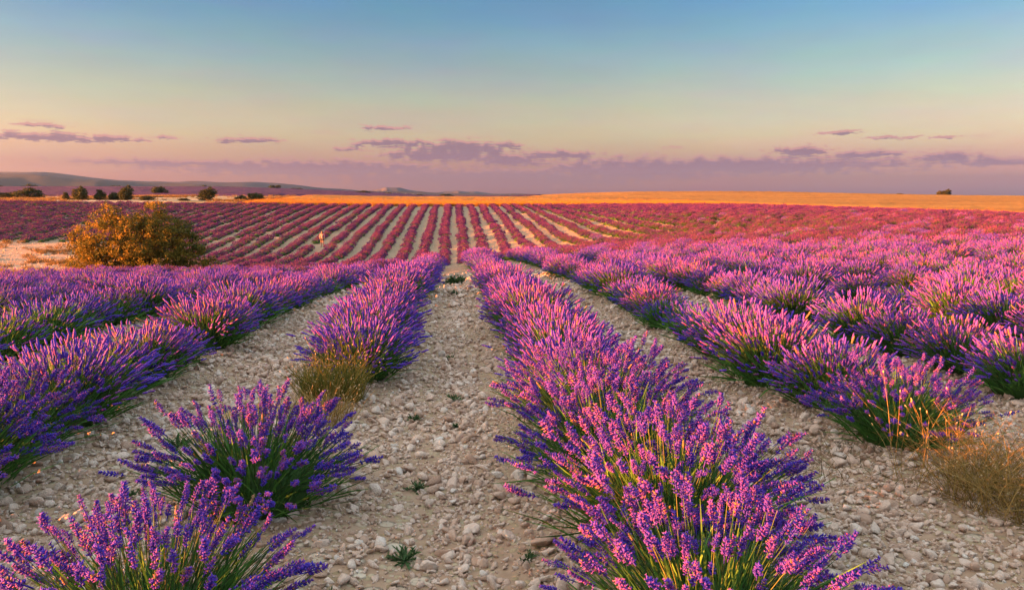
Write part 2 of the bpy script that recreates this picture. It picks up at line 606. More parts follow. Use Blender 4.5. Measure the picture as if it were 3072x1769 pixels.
# trim the slab to lie beyond the lavender edge
_v = np.empty(len(wh.data.vertices) * 3, np.float32)
wh.data.vertices.foreach_get('co', _v)
_v = _v.reshape(-1, 3)
_d = field_edge(_v[:, 0]) + 1.2
_inside = ss(-.2, 1.6, _v[:, 1] - _d)
_v[:, 2] = (H(_v[:, 0], _v[:, 1]) - .4) * (1 - _inside) + _v[:, 2] * _inside
wh.data.vertices.foreach_set('co', _v.ravel())
wh.data.update()
tag(wh, 'golden ripe wheat field over the low rise behind the lavender', 'wheat field', kind='stuff')

fl = crop_sheet('distant_lavender', lambda y: -620.0, lambda y: -60 + ss(250, 420, y) * 110, 262, 760, .6, M['farlav'], .16, 4, 260, 200)
tag(fl, 'distant purple lavender field beyond the pale track and the small trees', 'lavender field', kind='stuff')


# ------------------------------------------------------------------ hills on the skyline
def ridge(name, pts, dist, depth, mat, seed, rough):
    """pts: azimuth degrees, crest elevation angle degrees; a solid ridge at the given distance"""
    r = np.random.default_rng(seed)
    az = np.linspace(pts[0][0], pts[-1][0], 240)
    el = np.interp(az, [p[0] for p in pts], [p[1] for p in pts])
    k = np.ones(5) / 5
    el = np.convolve(np.pad(el, 2, 'edge'), k, 'valid')
    ht = np.tan(np.radians(el)) * dist + EYE
    nz = np.zeros(240)
    for o_ in range(5):
        w = r.normal(size=240 // (2 ** (5 - o_)) + 3)
        nz += np.interp(np.linspace(0, len(w) - 1, 240), range(len(w)), w) * rough * .5 ** o_
    ht = ht + nz
    base = -40.0
    V = []
    prof = np.array([-1, -.72, -.46, -.22, 0, .4, 1.])
    hp = np.array([0, .34, .66, .90, 1, .6, 0])
    for j, (p, h) in enumerate(zip(prof, hp)):
        d = dist + p * depth
        wob = np.interp(np.linspace(0, 30, 240), range(31), r.normal(size=31)) * .06 * (1 if 0 < h < 1 else 0)
        V.append(np.stack([np.sin(np.radians(az)) * d, np.cos(np.radians(az)) * d, base + (ht - base) * np.clip(h + wob, 0, 1)], -1))
    V = np.stack(V)
    i = np.arange(V.shape[0] * 240).reshape(V.shape[0], 240)
    q = np.stack([i[:-1, :-1], i[1:, :-1], i[1:, 1:], i[:-1, 1:]], -1).reshape(-1, 4)
    o = ob(name, mesh(name, V.reshape(-1, 3), [q], [mat], smooth=True))
    o['kind'] = 'structure'
    return o


def az_of(px):
    return math.degrees(math.atan((px - 1264) / 1896)) + YAW


def ptsof(lst):
    out = []
    for px, py in lst:
        a = math.degrees(math.atan((px - 1264) / 1896))
        # elevation above the eye, small-angle, corrected for obliquity
        e = (478 - py) / 1896 * math.cos(math.radians(a))
        out.append((a + YAW, math.degrees(math.atan(e))))
    return out


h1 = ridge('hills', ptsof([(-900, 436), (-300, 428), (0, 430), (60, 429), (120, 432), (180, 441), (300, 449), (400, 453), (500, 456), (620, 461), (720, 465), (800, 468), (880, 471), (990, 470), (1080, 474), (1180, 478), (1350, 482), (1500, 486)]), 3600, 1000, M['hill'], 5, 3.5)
tag(h1, 'long blue wooded hill falling away along the left skyline', 'hills')
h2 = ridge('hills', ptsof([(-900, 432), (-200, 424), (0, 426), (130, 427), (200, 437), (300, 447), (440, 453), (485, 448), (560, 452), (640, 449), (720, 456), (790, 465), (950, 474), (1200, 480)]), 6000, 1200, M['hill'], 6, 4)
tag(h2, 'pale blue hills showing behind the nearer wooded hill', 'hills')
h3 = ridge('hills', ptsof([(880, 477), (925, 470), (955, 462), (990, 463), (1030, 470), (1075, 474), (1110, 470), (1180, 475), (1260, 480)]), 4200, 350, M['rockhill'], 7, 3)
tag(h3, 'small rocky hill with bare top on the skyline above the wheat', 'hills')


# ------------------------------------------------------------------ scatter by geometry nodes (only for uncountable stuff)
def scatter(name, pts, rots, scls, idx, sources):
    me = bpy.data.meshes.new(name)
    n = len(pts)
    me.vertices.add(n)
    me.vertices.foreach_set('co', np.asarray(pts, np.float32).ravel())
    a = me.attributes.new('rot', 'FLOAT_VECTOR', 'POINT')
    a.data.foreach_set('vector', np.asarray(rots, np.float32).ravel())
    a = me.attributes.new('scl', 'FLOAT_VECTOR', 'POINT')
    a.data.foreach_set('vector', np.asarray(scls, np.float32).ravel())
    a = me.attributes.new('idx', 'INT', 'POINT')
    a.data.foreach_set('value', np.asarray(idx, np.int32))
    me.update()
    o = ob(name, me)
    c = bpy.data.collections.new(name + '_kinds')
    for s in sources:
        c.objects.link(s)
    ng = bpy.data.node_groups.new(name, 'GeometryNodeTree')
    ng.interface.new_socket('Geometry', in_out='INPUT', socket_type='NodeSocketGeometry')
    ng.interface.new_socket('Geometry', in_out='OUTPUT', socket_type='NodeSocketGeometry')
    N, L = ng.nodes, ng.links
    gi, go = N.new('NodeGroupInput'), N.new('NodeGroupOutput')
    iop, ci = N.new('GeometryNodeInstanceOnPoints'), N.new('GeometryNodeCollectionInfo')
    ci.inputs['Collection'].default_value = c
    ci.inputs['Separate Children'].default_value = True
    ci.inputs['Reset Children'].default_value = True

    def na(nm, ty):
        nd = N.new('GeometryNodeInputNamedAttribute')
        nd.data_type = ty
        nd.inputs['Name'].default_value = nm
        return nd.outputs['Attribute']
    e2r = N.new('FunctionNodeEulerToRotation')
    L.new(gi.outputs[0], iop.inputs['Points'])
    L.new(ci.outputs[0], iop.inputs['Instance'])
    iop.inputs['Pick Instance'].default_value = True
    L.new(na('idx', 'INT'), iop.inputs['Instance Index'])
    L.new(na('rot', 'FLOAT_VECTOR'), e2r.inputs[0])
    L.new(e2r.outputs[0], iop.inputs['Rotation'])
    L.new(na('scl', 'FLOAT_VECTOR'), iop.inputs['Scale'])
    L.new(iop.outputs[0], go.inputs[0])
    md = o.modifiers.new('scatter', 'NODES')
    md.node_group = ng
    return o


# ------------------------------------------------------------------ lavender
RINGS = np.array([0., .10, .2, .32, .42, .54, .64, .76, .85, 1.])
PROF = np.array([.25, .95, .55, 1.05, .6, 1.0, .55, .85, .6, .12])


def stems_paths(r, n, length=(.60, .80), tmax=79, k=4, base=.13):
    """stalks fanning out of one crown; returns paths (n,k,3), tip directions"""
    ph = r.uniform(0, 2 * np.pi, n)
    ct = 1 - r.uniform(0, 1, n) ** 1.25 * (1 - math.cos(R(tmax)))
    th = np.arccos(ct)
    L = r.uniform(*length, n) * (1 - .10 * (th / R(80)) ** 2)
    br = base * np.sqrt(r.uniform(0, 1, n))
    b = np.stack([br * np.cos(ph), br * np.sin(ph), np.full(n, .02)], -1)
    t = np.linspace(0, 1, k)
    # leave the crown steeper, bend outwards
    th0 = th * .72
    ang = th0[:, None] + (th - th0)[:, None] * t[None] * 1.35
    seg = L[:, None] / (k - 1)
    rr = np.concatenate([np.zeros((n, 1)), np.cumsum(np.sin(ang[:, :-1]) * seg, 1)], 1)
    zz = np.concatenate([np.zeros((n, 1)), np.cumsum(np.cos(ang[:, :-1]) * seg, 1)], 1)
    P = b[:, None] + np.stack([rr * np.cos(ph)[:, None], rr * np.sin(ph)[:, None], zz], -1)
    P[..., :2] += r.normal(size=(n, 1, 2)) * .03 * t[None, :, None]
    P[..., 2] = np.maximum(P[..., 2], .03 + .03 * t)
    d = P[:, -1] - P[:, -2]
    d /= np.linalg.norm(d, axis=1, keepdims=True)
    d += r.normal(size=d.shape) * .10
    d /= np.linalg.norm(d, axis=1, keepdims=True)
    return P, d


def spike_arrays(r, tip, d, ln, rad, sides=5, rings=RINGS, prof=PROF):
    n, k = len(tip), len(rings)
    P = tip[:, None] + d[:, None] * (rings[None, :, None] * ln[:, None, None])
    rr = rad[:, None, None] * prof[None, :, None] * r.uniform(.72, 1.28, (n, k, sides))
    v, q = tubes(P, rr, sides)
    return v, q, k * sides


def add_foliage(mb, r, nleaf, mat, height=.42, spread=.40, width=.0035):
    ph = r.uniform(0, 2 * np.pi, nleaf)
    th = np.arccos(1 - r.uniform(0, 1, nleaf) * .86)
    rad = r.uniform(.02, .30, nleaf) ** .8
    dirv = np.stack([np.sin(th) * np.cos(ph), np.sin(th) * np.sin(ph), np.cos(th)], -1)
    p0 = dirv * rad[:, None] * np.array([1.1, 1.1, .8])
    p0[:, 2] = np.maximum(p0[:, 2], .01)
    ln = r.uniform(.13, .31, nleaf) * height / .42
    up = dirv * .8 + np.array([0, 0, .45]) + r.normal(size=dirv.shape) * .22
    up /= np.linalg.norm(up, axis=1, keepdims=True)
    p1 = p0 + up * ln[:, None] * .55
    up2 = up + np.stack([dirv[:, 0], dirv[:, 1], np.zeros(nleaf)], -1) * .3 + r.normal(size=dirv.shape) * .1
    p2 = p1 + up2 * ln[:, None] * .45
    P = np.stack([p0, p1, p2], 1)
    w = np.stack([np.full(nleaf, width), np.full(nleaf, width * 1.15), np.full(nleaf, width * .3)], 1)
    v, q = ribbons(P, w, int(r.integers(1e9)))
    mb.add(v, q, mat, np.repeat(r.uniform(0, 1, nleaf), 6))


def add_core(mb, r, mat, rad=.24):
    v, f = ico(2)
    v = v * np.array([1.15, 1.15, .85]) * rad * (1 + r.normal(size=(len(v), 1)) * .10)
    v[:, 2] = np.maximum(v[:, 2] + .08, -.02)
    mb.add(v, f, mat, 0.05)


def plant_data(seed, nsp, nleaf, level, vigour=1.0):
    """returns builders for foliage, stems, spikes of one lavender plant"""
    r = np.random.default_rng(seed)
    fo, st, sp = MB(), MB(), MB()
    add_core(fo, r, 0, .25 if level < 2 else .30)
    add_foliage(fo, r, nleaf, 0, height=.50, width=.0038 if level == 0 else (.006 if level == 1 else .012))
    P, d = stems_paths(r, nsp, (.45 * vigour, .69 * vigour))
    bare = r.uniform(0, 1, nsp) < .018
    v, q = tubes(P, np.full(P.shape[:2], .0018 if level == 0 else (.0026 if level == 1 else .004)), 3)
    st.add(v, q, 0, np.repeat(r.uniform(0, 1, nsp), P.shape[1] * 3))
    tip = P[:, -1] - d * .02
    if level == 0:
        return fo, st, (tip, d, r)
    # small side whorl a little below the spike
    ln = r.uniform(.05, .11, nsp)
    rad = r.uniform(.0088, .0130, nsp)
    if level == 2:
        ln, rad = ln * 1.3, rad * 2.1
    tin = np.clip(r.normal(.47, .21, nsp), 0, .93)
    tin = np.where(bare, .99, tin)
    if level == 1:
        v, q, m_ = spike_arrays(r, tip, d, ln, rad)
    else:
        v, q, m_ = spike_arrays(r, tip, d, ln, rad, 4, RINGS[[0, 2, 5, 9]], np.array([.5, 1., .9, .15]))
    tv = np.repeat(tin, m_)
    tv = np.clip(tv + r.normal(size=len(tv)) * .06, 0, 1)
    tv = np.where(np.repeat(bare, m_), .99, np.minimum(tv, .93))
    sp.add(v, q, 0, tv)
    if level == 1:
        w0 = P[:, -1] - d * (ln * .45 + .02)[:, None]
        sel = r.uniform(0, 1, nsp) < .5
        v, q, m_ = spike_arrays(r, w0[sel], d[sel], np.full(sel.sum(), .018), rad[sel] * .8, 5, np.array([0, .4, 1.]), np.array([.2, 1., .2]))
        sp.add(v, q, 0, np.repeat(tin[sel] * .8, m_))
    return fo, st, sp


def joined(name, mbs, mats):
    """one mesh object from builders with a material each (source for scattering only)"""
    J = MB()
    for k, b in enumerate(mbs):
        off = 0
        for v, f, t in zip(b.v, b.f, b.t):
            J.add(v, f - off, k, t)
            off += len(v)
    return ob(name, J.build(name, mats), link=False)


NVAR = 7
var_fo, var_st, var_sp, src_mid, src_lit, src_far = [], [], [], [], [], []
for k in range(NVAR):
    fo, st, sp = plant_data(100 + k, 430 if k < 5 else 190, 760, 1, 1.0 if k != 6 else .85)
    var_fo.append(fo.build('foliage', [M['leaf']]))
    var_st.append(st.build('flower_stems', [M['stem']]))
    var_sp.append(sp.build('flower_spikes', [M['flower']]))
    src_mid.append(joined('a_lavender_mid_%d' % k, (fo, st, sp), [M['leaf'], M['stem'], M['flower']]))
    if k < 4:
        src_lit.append(joined('b_lavender_lit_%d' % k, (fo, st, sp), [M['leaf'], M['stem'], M['litflower']]))
for k in range(5):
    fo, st, sp = plant_data(200 + k, 190 if k < 4 else 70, 70 if k < 4 else 150, 2, 1.0 if k < 4 else .85)
    src_far.append(joined('c_lavender_far_%d' % k, (fo, sp), [M['leaf'], M['litflower']]))


def spike_mesh(seed):
    """one flower spike with separate florets in whorls, about 0.1 m, base at origin, along +Z; each is built differently"""
    r = np.random.default_rng(seed)
    mb = MB()
    oct_v = np.array([[1, 0, 0], [-1, 0, 0], [0, 1, 0], [0, -1, 0], [0, 0, 1], [0, 0, -1]], float)
    oct_f = np.array([[0, 2, 4], [2, 1, 4], [1, 3, 4], [3, 0, 4], [2, 0, 5], [1, 2, 5], [3, 1, 5], [0, 3, 5]])
    nw = int(r.integers(7, 11))
    top = r.uniform(.075, .105)
    zs = np.sort(np.concatenate([np.linspace(.004, top, nw) + r.normal(size=nw) * .0025, [-r.uniform(.015, .04)] if r.uniform() < .7 else []]))
    bend = r.normal(size=2) * .9
    fat = r.uniform(.85, 1.2)
    mood = r.normal(.42, .12)
    for j, z in enumerate(zs):
        off = np.array([bend[0] * z * z, bend[1] * z * z, 0])
        u = max(0, z / top)
        wr = .0092 * fat * (1.0 - .62 * max(0, (u - .55) / .45)) * (.7 if z < 0 else 1) * r.uniform(.75, 1.15)
        nf = int(r.integers(4, 7)) if u < .85 else 4
        for q in range(nf):
            if r.uniform() < .05:
                continue
            a = 2 * math.pi * (q + .5 * (j % 2)) / nf + r.normal() * .3
            c = np.array([math.cos(a), math.sin(a), 0])
            dirv = c * r.uniform(.5, 1.1) + np.array([0, 0, r.uniform(.45, .95)])
            dirv /= np.linalg.norm(dirv)
            s1 = np.cross(dirv, [0, 0, 1.])
            s1 /= np.linalg.norm(s1)
            s2 = np.cross(dirv, s1)
            ln, w = r.uniform(.0070, .0118), r.uniform(.0034, .0054)
            p = c * wr + np.array([0, 0, z + r.normal() * .002]) + off
            v = p + oct_v[:, :1] * s1 * w + oct_v[:, 1:2] * s2 * w + oct_v[:, 2:] * dirv * ln
            tn = float(np.clip(r.normal(mood, .2), 0, .92))
            if r.uniform() < .05:
                tn = .985
            mb.add(v, oct_f, 0, tn)
            if r.uniform() < .4 and z > 0:        # an open corolla: two small lobes at the mouth
                t_ = p + dirv * ln * .9
                for e in (-1, 1):
                    lobe = np.array([t_ - s2 * .0015, t_ + s1 * e * .0042 + dirv * .0025, t_ + s2 * .0025 + dirv * .002])
                    mb.add(lobe, np.array([[0, 1, 2]]), 0, float(np.clip(tn + .25, 0, .92)))
    k = np.linspace(-.04, top, 4)
    P = np.stack([bend[0] * k * np.abs(k), bend[1] * k * np.abs(k), k], -1)[None]
    v, q = tubes(P, np.array([[.0018, .0024, .0026, .001]]), 4)
    mb.add(v, q, 0, .05)
    return mb.build('flower_spike', [M['flower']])


spike_meshes = [spike_mesh(300 + k) for k in range(14)]
M['husk'] = leafy('dry_husk', [(0, (.18, .11, .06)), (1, (.30, .19, .10))], .2, .3)


def dry_spike_mesh():
    r = np.random.default_rng(77)
    v, q, m_ = spike_arrays(r, np.zeros((1, 3)), np.array([[0, 0, 1.]]), np.array([.07]), np.array([.007]), 5)
    mb = MB()
    mb.add(v, q, 0, r.uniform(0, 1, len(v)))
    return mb.build('dry_spike', [M['husk']])


dry_mesh = dry_spike_mesh()

# plant positions: (x, y, row index)


def bare_land(x, y):
    """stony valley floor round the big bush, without lavender"""
    if x > -15.5 or y < 30:
        return False
    yb = np.interp(-x, [15.5, 20, 36, 60], [58, 66, 86, 90])
    return y < yb


plants = []
rowx = [-89 + 2 * k for k in range(103)]
pr = np.random.default_rng(21)
for x0 in rowx:
    y = 2.0 + pr.uniform(0, .9)
    if x0 == -1:
        ys_ = [2.62, 4.05]
        y = 7.25
        for yy in ys_:
            plants.append((x0 - .08, yy, .86 if yy < 3 else .92, x0))
    elif x0 == 1:
        y = 2.52
    elif x0 == 3:
        y = 4.85
    elif x0 == 5:
        y = 6.1
    elif x0 == -3:
        y = 2.15
    yend = float(field_edge(x0))
    while y < yend:
        xx = x0 + pr.normal() * (.05 if y < 40 else .08) + .10 * math.sin(y * .13 + x0 * 1.7) * min(1, y / 30) - (.1 if x0 == 1 and y < 3 else 0)
        s = pr.uniform(.82, 1.12)
        if x0 == 1 and y < 3:
            s = .86
        if pr.uniform() < .07 and y > 5:
            s *= .68
        step = (pr.uniform(.82, 1.02) if not (x0 == -3 and y < 8) else .74) if y < 60 else pr.uniform(.85, 1.1)
        if y > 40:
            s *= pr.uniform(.82, 1.1)
        if not bare_land(x0, y) and not (pr.uniform() < (.025 if y < 40 else .055) and y > 9):
            b = x0 / max(y, .5)
            az_ = math.degrees(math.atan2(xx, y))
            near_ok = y < 9 and -34 < az_ < 44
            if near_ok or (-33 - 40 / y < az_ < 41 + 40 / y):
                plants.append((xx, y, s, x0))
        y += step
# the same rows carry on behind the viewer
for x0 in range(-25, 9, 2):
    y = -9.0
    while y < (1.9 if x0 not in (-1, 1, 3, 5) else -.6):
        if abs(x0) > 1 or y < -1.5:
            plants.append((x0 + pr.normal() * .05, y, pr.uniform(.88, 1.08), x0))
        y += pr.uniform(.85, 1.05)
# keep clear of the walker and the shrub
plants = [p for p in plants if not (abs(p[0] + 14.1) < .7 and abs(p[1] - 84) < 1.2)]


def depth_of(p):
    a = R(YAW)
    return p[0] * math.sin(a) + p[1] * math.cos(a)


def in_frame(p):
    d = depth_of(p)
    lat = p[0] * math.cos(R(YAW)) - p[1] * math.sin(R(YAW))
    return d > 1.2 and abs(lat) < d * .6667 + .75


vis = [i for i, p in enumerate(plants) if in_frame(p)]
vis.sort(key=lambda i: depth_of(plants[i]))
near300 = set(vis[:300])
hero = set(vis[:9])

ORD = ['first', 'second', 'third', 'fourth', 'fifth', 'sixth', 'seventh', 'eighth', 'ninth', 'tenth', 'eleventh', 'twelfth', 'thirteenth', 'fourteenth',
       'fifteenth', 'sixteenth', 'seventeenth', 'eighteenth', 'nineteenth', 'twentieth', 'twenty-first', 'twenty-second', 'twenty-third', 'twenty-fourth', 'twenty-fifth',
       'twenty-sixth', 'twenty-seventh', 'twenty-eighth', 'twenty-ninth', 'thirtieth']


def row_name(x0):
    k = (abs(x0) + 1) // 2
    side = 'left' if x0 < 0 else 'right'
    if k == 1:
        return 'the first row %s of the path, counted from the near end' % side
    return 'the %s row %s of the path, counted from the near end' % (ORD[k - 1], side)


count = {}
hn = 0
lr = np.random.default_rng(31)
Zup = Vector((0, 0, 1))
for i in sorted(near300, key=lambda i: depth_of(plants[i])):
    x, y, s, x0 = plants[i]
    count[x0] = count.get(x0, 0) + 1
    k = count[x0] - 1
    root = ob('lavender_plant', None, loc=(x, y, gz(x, y) - .015), rot=(lr.normal() * .04, lr.normal() * .04, lr.uniform(0, 6.28)), scl=(s * (1.07 if i in hero else .98), s * (1.07 if i in hero else .98), s * (.95 if i in hero else .86)))
    lab = '%s lavender clump in %s' % (ORD[k].capitalize() if k < len(ORD) else 'Later', row_name(x0))
    tag(root, lab, 'lavender', 'lavender plants in rows')
    if i in hero:
        fo, st, (tip, d, r) = plant_data(400 + hn, 285, 1000, 0)
        hn += 1
        ob('foliage', fo.build('foliage', [M['leaf']]), root)
        ob('flower_stems', st.build('flower_stems', [M['stem']]), root)
        for tp, dv in zip(tip, d):
            drys = r.uniform() < .03
            q = Vector(dv).to_track_quat('Z', 'Y') @ Euler((0, 0, r.uniform(0, 6.28))).to_quaternion()
            sc_ = r.uniform(.52, 1.02)
            o = bpy.data.objects.new('dry_spike' if drys else 'flower_spike', dry_mesh if drys else spike_meshes[int(r.integers(14))])
            COL.objects.link(o)
            o.parent = root
            wd = (.35 + .65 * sc_) * r.uniform(1.05, 1.5)
            o.matrix_local = Matrix.LocRotScale(Vector(tp), q, Vector((wd, wd, sc_)))
    else:
        vk = int(lr.integers(5)) if lr.uniform() < .86 else int(lr.integers(5, 7))
        ob('foliage', var_fo[vk], root)
        ob('flower_stems', var_st[vk], root)
        fs = ob('flower_spikes', var_sp[vk], root)
        fs['kind'] = 'stuff'

rest = [p for i, p in enumerate(plants) if i not in near300]
RP = np.array([(p[0], p[1], 0, p[2]) for p in rest])
RP[:, 2] = G(RP[:, 0], RP[:, 1]) - .015
far_sel = RP[:, 1] + rng.uniform(-14, 14, len(RP)) > np.where(RP[:, 0] > 8, 82, 62)
lit_sel = rng.uniform(0, 1, len(RP)) < .95 * ss(8, 55, RP[:, 1])  # share of plants with sunset light painted into their flowers grows with distance
idx = np.where(far_sel, NVAR + 4 + np.where(rng.uniform(0, 1, len(RP)) < .90 - .22 * np.sin(RP[:, 0] * .21 + RP[:, 1] * .07) * np.sin(RP[:, 1] * .11 - 1), rng.integers(0, 4, len(RP)), 4), np.where(lit_sel, NVAR + rng.integers(0, 4, len(RP)), rng.integers(0, NVAR, len(RP))))
rot = np.stack([rng.normal(size=len(RP)) * .05, rng.normal(size=len(RP)) * .05, np.where(far_sel, rng.integers(0, 2, len(RP)) * math.pi, rng.uniform(0, 6.28, len(RP)))], -1)
scl = RP[:, 3:4] * np.where(far_sel[:, None], np.array([[1.04, .97, .86]]), np.array([[.87, .93, .86]]))
lf = scatter('lavender_rows', RP[:, :3], rot, scl, idx, src_mid + src_lit + src_far)
tag(lf, 'purple lavender rows running over the valley and up the far slope', 'lavender', kind='stuff')

# ------------------------------------------------------------------ stones
ROCKS = []


def rock_mesh(seed, name='stone', sub=1):
    r = np.random.default_rng(seed)
    v, f = ico(sub)
    for _ in range(11 if sub == 2 else 14):                       # chip flat faces
        n = r.normal(size=3)
        n /= np.linalg.norm(n)
        h = r.uniform(.36, .72)
        dd = v @ n
        v = v - np.maximum(dd - h, 0)[:, None] * n
    v = v * np.array([r.uniform(.85, 1.3), r.uniform(.7, 1.0), r.uniform(.45, .8)]) * (1 + r.normal(size=(len(v), 1)) * (.025 if sub == 2 else .012))
    return mesh(name, v, [f], [M['stone']])


rock_src = [ob('rock_kind_%02d' % k, rock_mesh(500 + k, 'stone', 2), link=False) for k in range(10)]
big_rocks = [rock_mesh(540 + k, 'stone', 3) for k in range(8)]
sr = np.random.default_rng(41)


def row_clear(x):
    """1 midway between rows, 0 on a row"""
    return np.abs(((x + 1) % 2) - 1) if False else .5 + .5 * np.cos(np.pi * x)


# a few large stones that can be picked out, then the largest of the rest
named = [(.44, 3.50, .115, 'flat pale slab of limestone at the foot of the row right of the path'), (.26, 3.62, .08, None), (-2.29, 7.17, .115, None),
         (2.41, 5.02, .09, None), (2.58, 4.25, .06, None), (2.15, 4.15, .05, None), (1.75, 3.2, .06, None), (2.0, 3.25, .07, None), (2.3, 3.1, .06, None),
         (-.22, 5.9, .05, None), (-.12, 6.3, .045, None), (.02, 6.05, .045, None), (.25, 4.3, .055, None), (-.5, 4.2, .05, None), (.1, 3.9, .05, None), (2.9, 3.35, .08, None), (3.1, 3.3, .06, None)]
ns = 0
for (x, y, s, lab) in named:
    o = ob('stone', big_rocks[ns % 8], ground, (x, y, gz(x, y) + s * .15), (sr.normal() * .2, sr.normal() * .2, sr.uniform(0, 6.28)), (s, s * .8, s * .6))
    if lab:
        o['label'] = lab
    ns += 1
while ns < 300:
    y = sr.uniform(2.1, 9.5)
    x = sr.uniform(-.66 * y - .5, .78 * y + .6)
    if sr.uniform() > .25 + .75 * row_clear(x):
        continue
    s = float(np.clip(sr.lognormal(-3.35, .32), .022, .085))
    ob('stone', big_rocks[int(sr.integers(8))], ground, (x, y, gz(x, y) + s * .2), (sr.normal() * .35, sr.normal() * .35, sr.uniform(0, 6.28)), s)
    ns += 1

# loose gravel that nobody could count
P_ = []
S_ = []
for (y0, y1, dens, smin, smed, smax) in ((1.9, 4.2, 3400, .005, .0098, .055), (4.2, 7.5, 2300, .007, .0118, .06), (7.5, 13, 1000, .010, .016, .06), (13, 24, 260, .016, .028, .07)):
    xa, xb = -.68 * y1 - 1, .80 * y1 + 1
    n = int(dens * (y1 - y0) * (xb - xa))
    y = sr.uniform(y0, y1, n)
    x = sr.uniform(xa, xb, n)
    keep = (x > -.64 * y - .6) & (x < .78 * y + .6)
    wander = .06 * np.sin(y * .8)
    track = (np.exp(-((x - .27 + wander) / .13) ** 2) + np.exp(-((x + .25 + wander) / .13) ** 2)) * .62          # the trodden middle shows more earth
    cl = .5 + .5 * np.sin(3.1 * x + 1.7 * np.sin(1.3 * y)) * np.sin(2.3 * y + x)
    keep &= sr.uniform(0, 1, n) < (.35 + .65 * row_clear(x)) * (1 - track) * (.58 + .42 * cl)
    x, y = x[keep], y[keep]
    s = np.clip(sr.lognormal(math.log(smed), .62, len(x)), smin, smax)
    P_.append(np.stack([x, y, G(x, y) + s * sr.uniform(.05, .55, len(x))], -1))
    S_.append(s)
# stones strewn over the bare valley floor by the big bush
y = sr.uniform(42, 89, 9000)
x = sr.uniform(-62, -15, 9000)
k_ = np.array([bare_land(a_, b_) for a_, b_ in zip(x, y)]) & (x > -.66 * y - 4)
x, y = x[k_], y[k_]
s = np.clip(sr.lognormal(math.log(.055), .5, len(x)), .03, .2)
P_.append(np.stack([x, y, G(x, y) + s * .2], -1))
S_.append(s)
P_ = np.concatenate(P_)
S_ = np.concatenate(S_)
n = len(P_)
grv = scatter('gravel', P_, np.stack([sr.normal(size=n) * .5, sr.normal(size=n) * .5, sr.uniform(0, 6.28, n)], -1),
              S_[:, None] * sr.uniform(.8, 1.2, (n, 3)), sr.integers(0, 10, n), rock_src)
tag(grv, 'pale limestone gravel covering the soil between the lavender rows', 'gravel', kind='stuff')
print('gravel', n, 'plants', len(plants), 'rest', len(rest))


# ------------------------------------------------------------------ grasses and weeds
def tuft(seed, n, height, spread, mat, width, heads=0.0, lean=.5, tangle=.3):
    r = np.random.default_rng(seed)
    mb = MB()
    ph = r.uniform(0, 6.28, n)
    rad = spread * np.sqrt(r.uniform(0, 1, n))
    p0 = np.stack([rad * np.cos(ph), rad * np.sin(ph), np.full(n, -.01)], -1)
    out = np.stack([np.cos(ph), np.sin(ph), np.zeros(n)], -1) * (r.uniform(0, lean, n) * (.4 + rad / spread))[:, None] + r.normal(size=(n, 3)) * .15
    hh = height * r.uniform(.45, 1.0, n)
    curl = r.normal(size=(n, 3)) * np.array([.22, .22, .08]) * tangle
    t = np.linspace(0, 1, 4)
    P = p0[:, None] + np.array([0, 0, 1.]) * (hh[:, None] * t)[..., None] + out[:, None] * (hh[:, None] * t ** 1.7)[..., None] + curl[:, None] * (hh[:, None] * np.sin(t * 4.5))[..., None]
    v, q = ribbons(P, np.stack([np.full(n, width), np.full(n, width), np.full(n, width * .8), np.full(n, width * .25)], 1), seed)
    tn = r.uniform(0, .85, n)
    mb.add(v, q, 0, np.repeat(tn, 8))
    m2 = None
    if heads:
        sel = r.uniform(0, 1, n) < heads
        tip = P[sel, -1]
        d = P[sel, -1] - P[sel, -2]
        d /= np.linalg.norm(d, axis=1, keepdims=True)
        m2 = MB()
        v, q, m_ = spike_arrays(r, tip - d * .004, d, r.uniform(.012, .022, sel.sum()), r.uniform(.003, .005, sel.sum()), 5, np.array([0, .4, .8, 1]), np.array([.3, 1, .7, .1]))
        m2.add(v, q, 0, 1.0)
    return mb, m2


def place_tuft(name, seed, x, y, n, height, spread, mat, width, label, cat, heads=0.0, lean=.5, group=None):
    mb, m2 = tuft(seed, n, height, spread, mat, width, heads, lean, (1.4 if n > 100 else .35) if name == 'dry_weed' else .5)
    root = ob(name, None, loc=(x, y, gz(x, y)))
    tag(root, label, cat, group)
    ob('blades', mb.build('blades', [mat]), root)['kind'] = 'stuff'
    if m2:
        ob('seed_heads', m2.build('seed_heads', [M['dry']]), root)['kind'] = 'stuff'
    return root


place_tuft('grass_tuft', 601, -1.03, 6.42, 950, .38, .25, M['greendry'], .003, 'yellow-green dry grass tuft at the near end of the row left of the path', 'grass', .22, .5)
place_tuft('grass_tuft', 602, -1.0, 5.72, 300, .26, .24, M['dry'], .0025, 'low straw-coloured grass between the yellow tuft and the lavender clump in front', 'grass', .35, .7)
place_tuft('dry_weed', 603, 3.0, 3.72, 950, .38, .36, M['dry'], .0018, 'brown dry weeds with pale seed heads at the right edge of the gravel', 'weed', .06, .8)
place_tuft('dry_weed', 604, 2.80, 4.02, 60, .50, .28, M['dry'], .0016, 'tall thin dry stalks with seed heads behind the brown weeds at right', 'weed', .8, .45)
place_tuft('dry_weed', 605, 2.45, 4.45, 160, .14, .38, M['drybrown'], .0018, 'low brown withered grass under the clump at the end of the second row right', 'weed', 0, .9)
place_tuft('dry_weed', 606, 3.02, 3.22, 260, .20, .32, M['drybrown'], .0018, 'low tangle of dry weeds at the lower right corner of the gravel', 'weed', .05, .9)


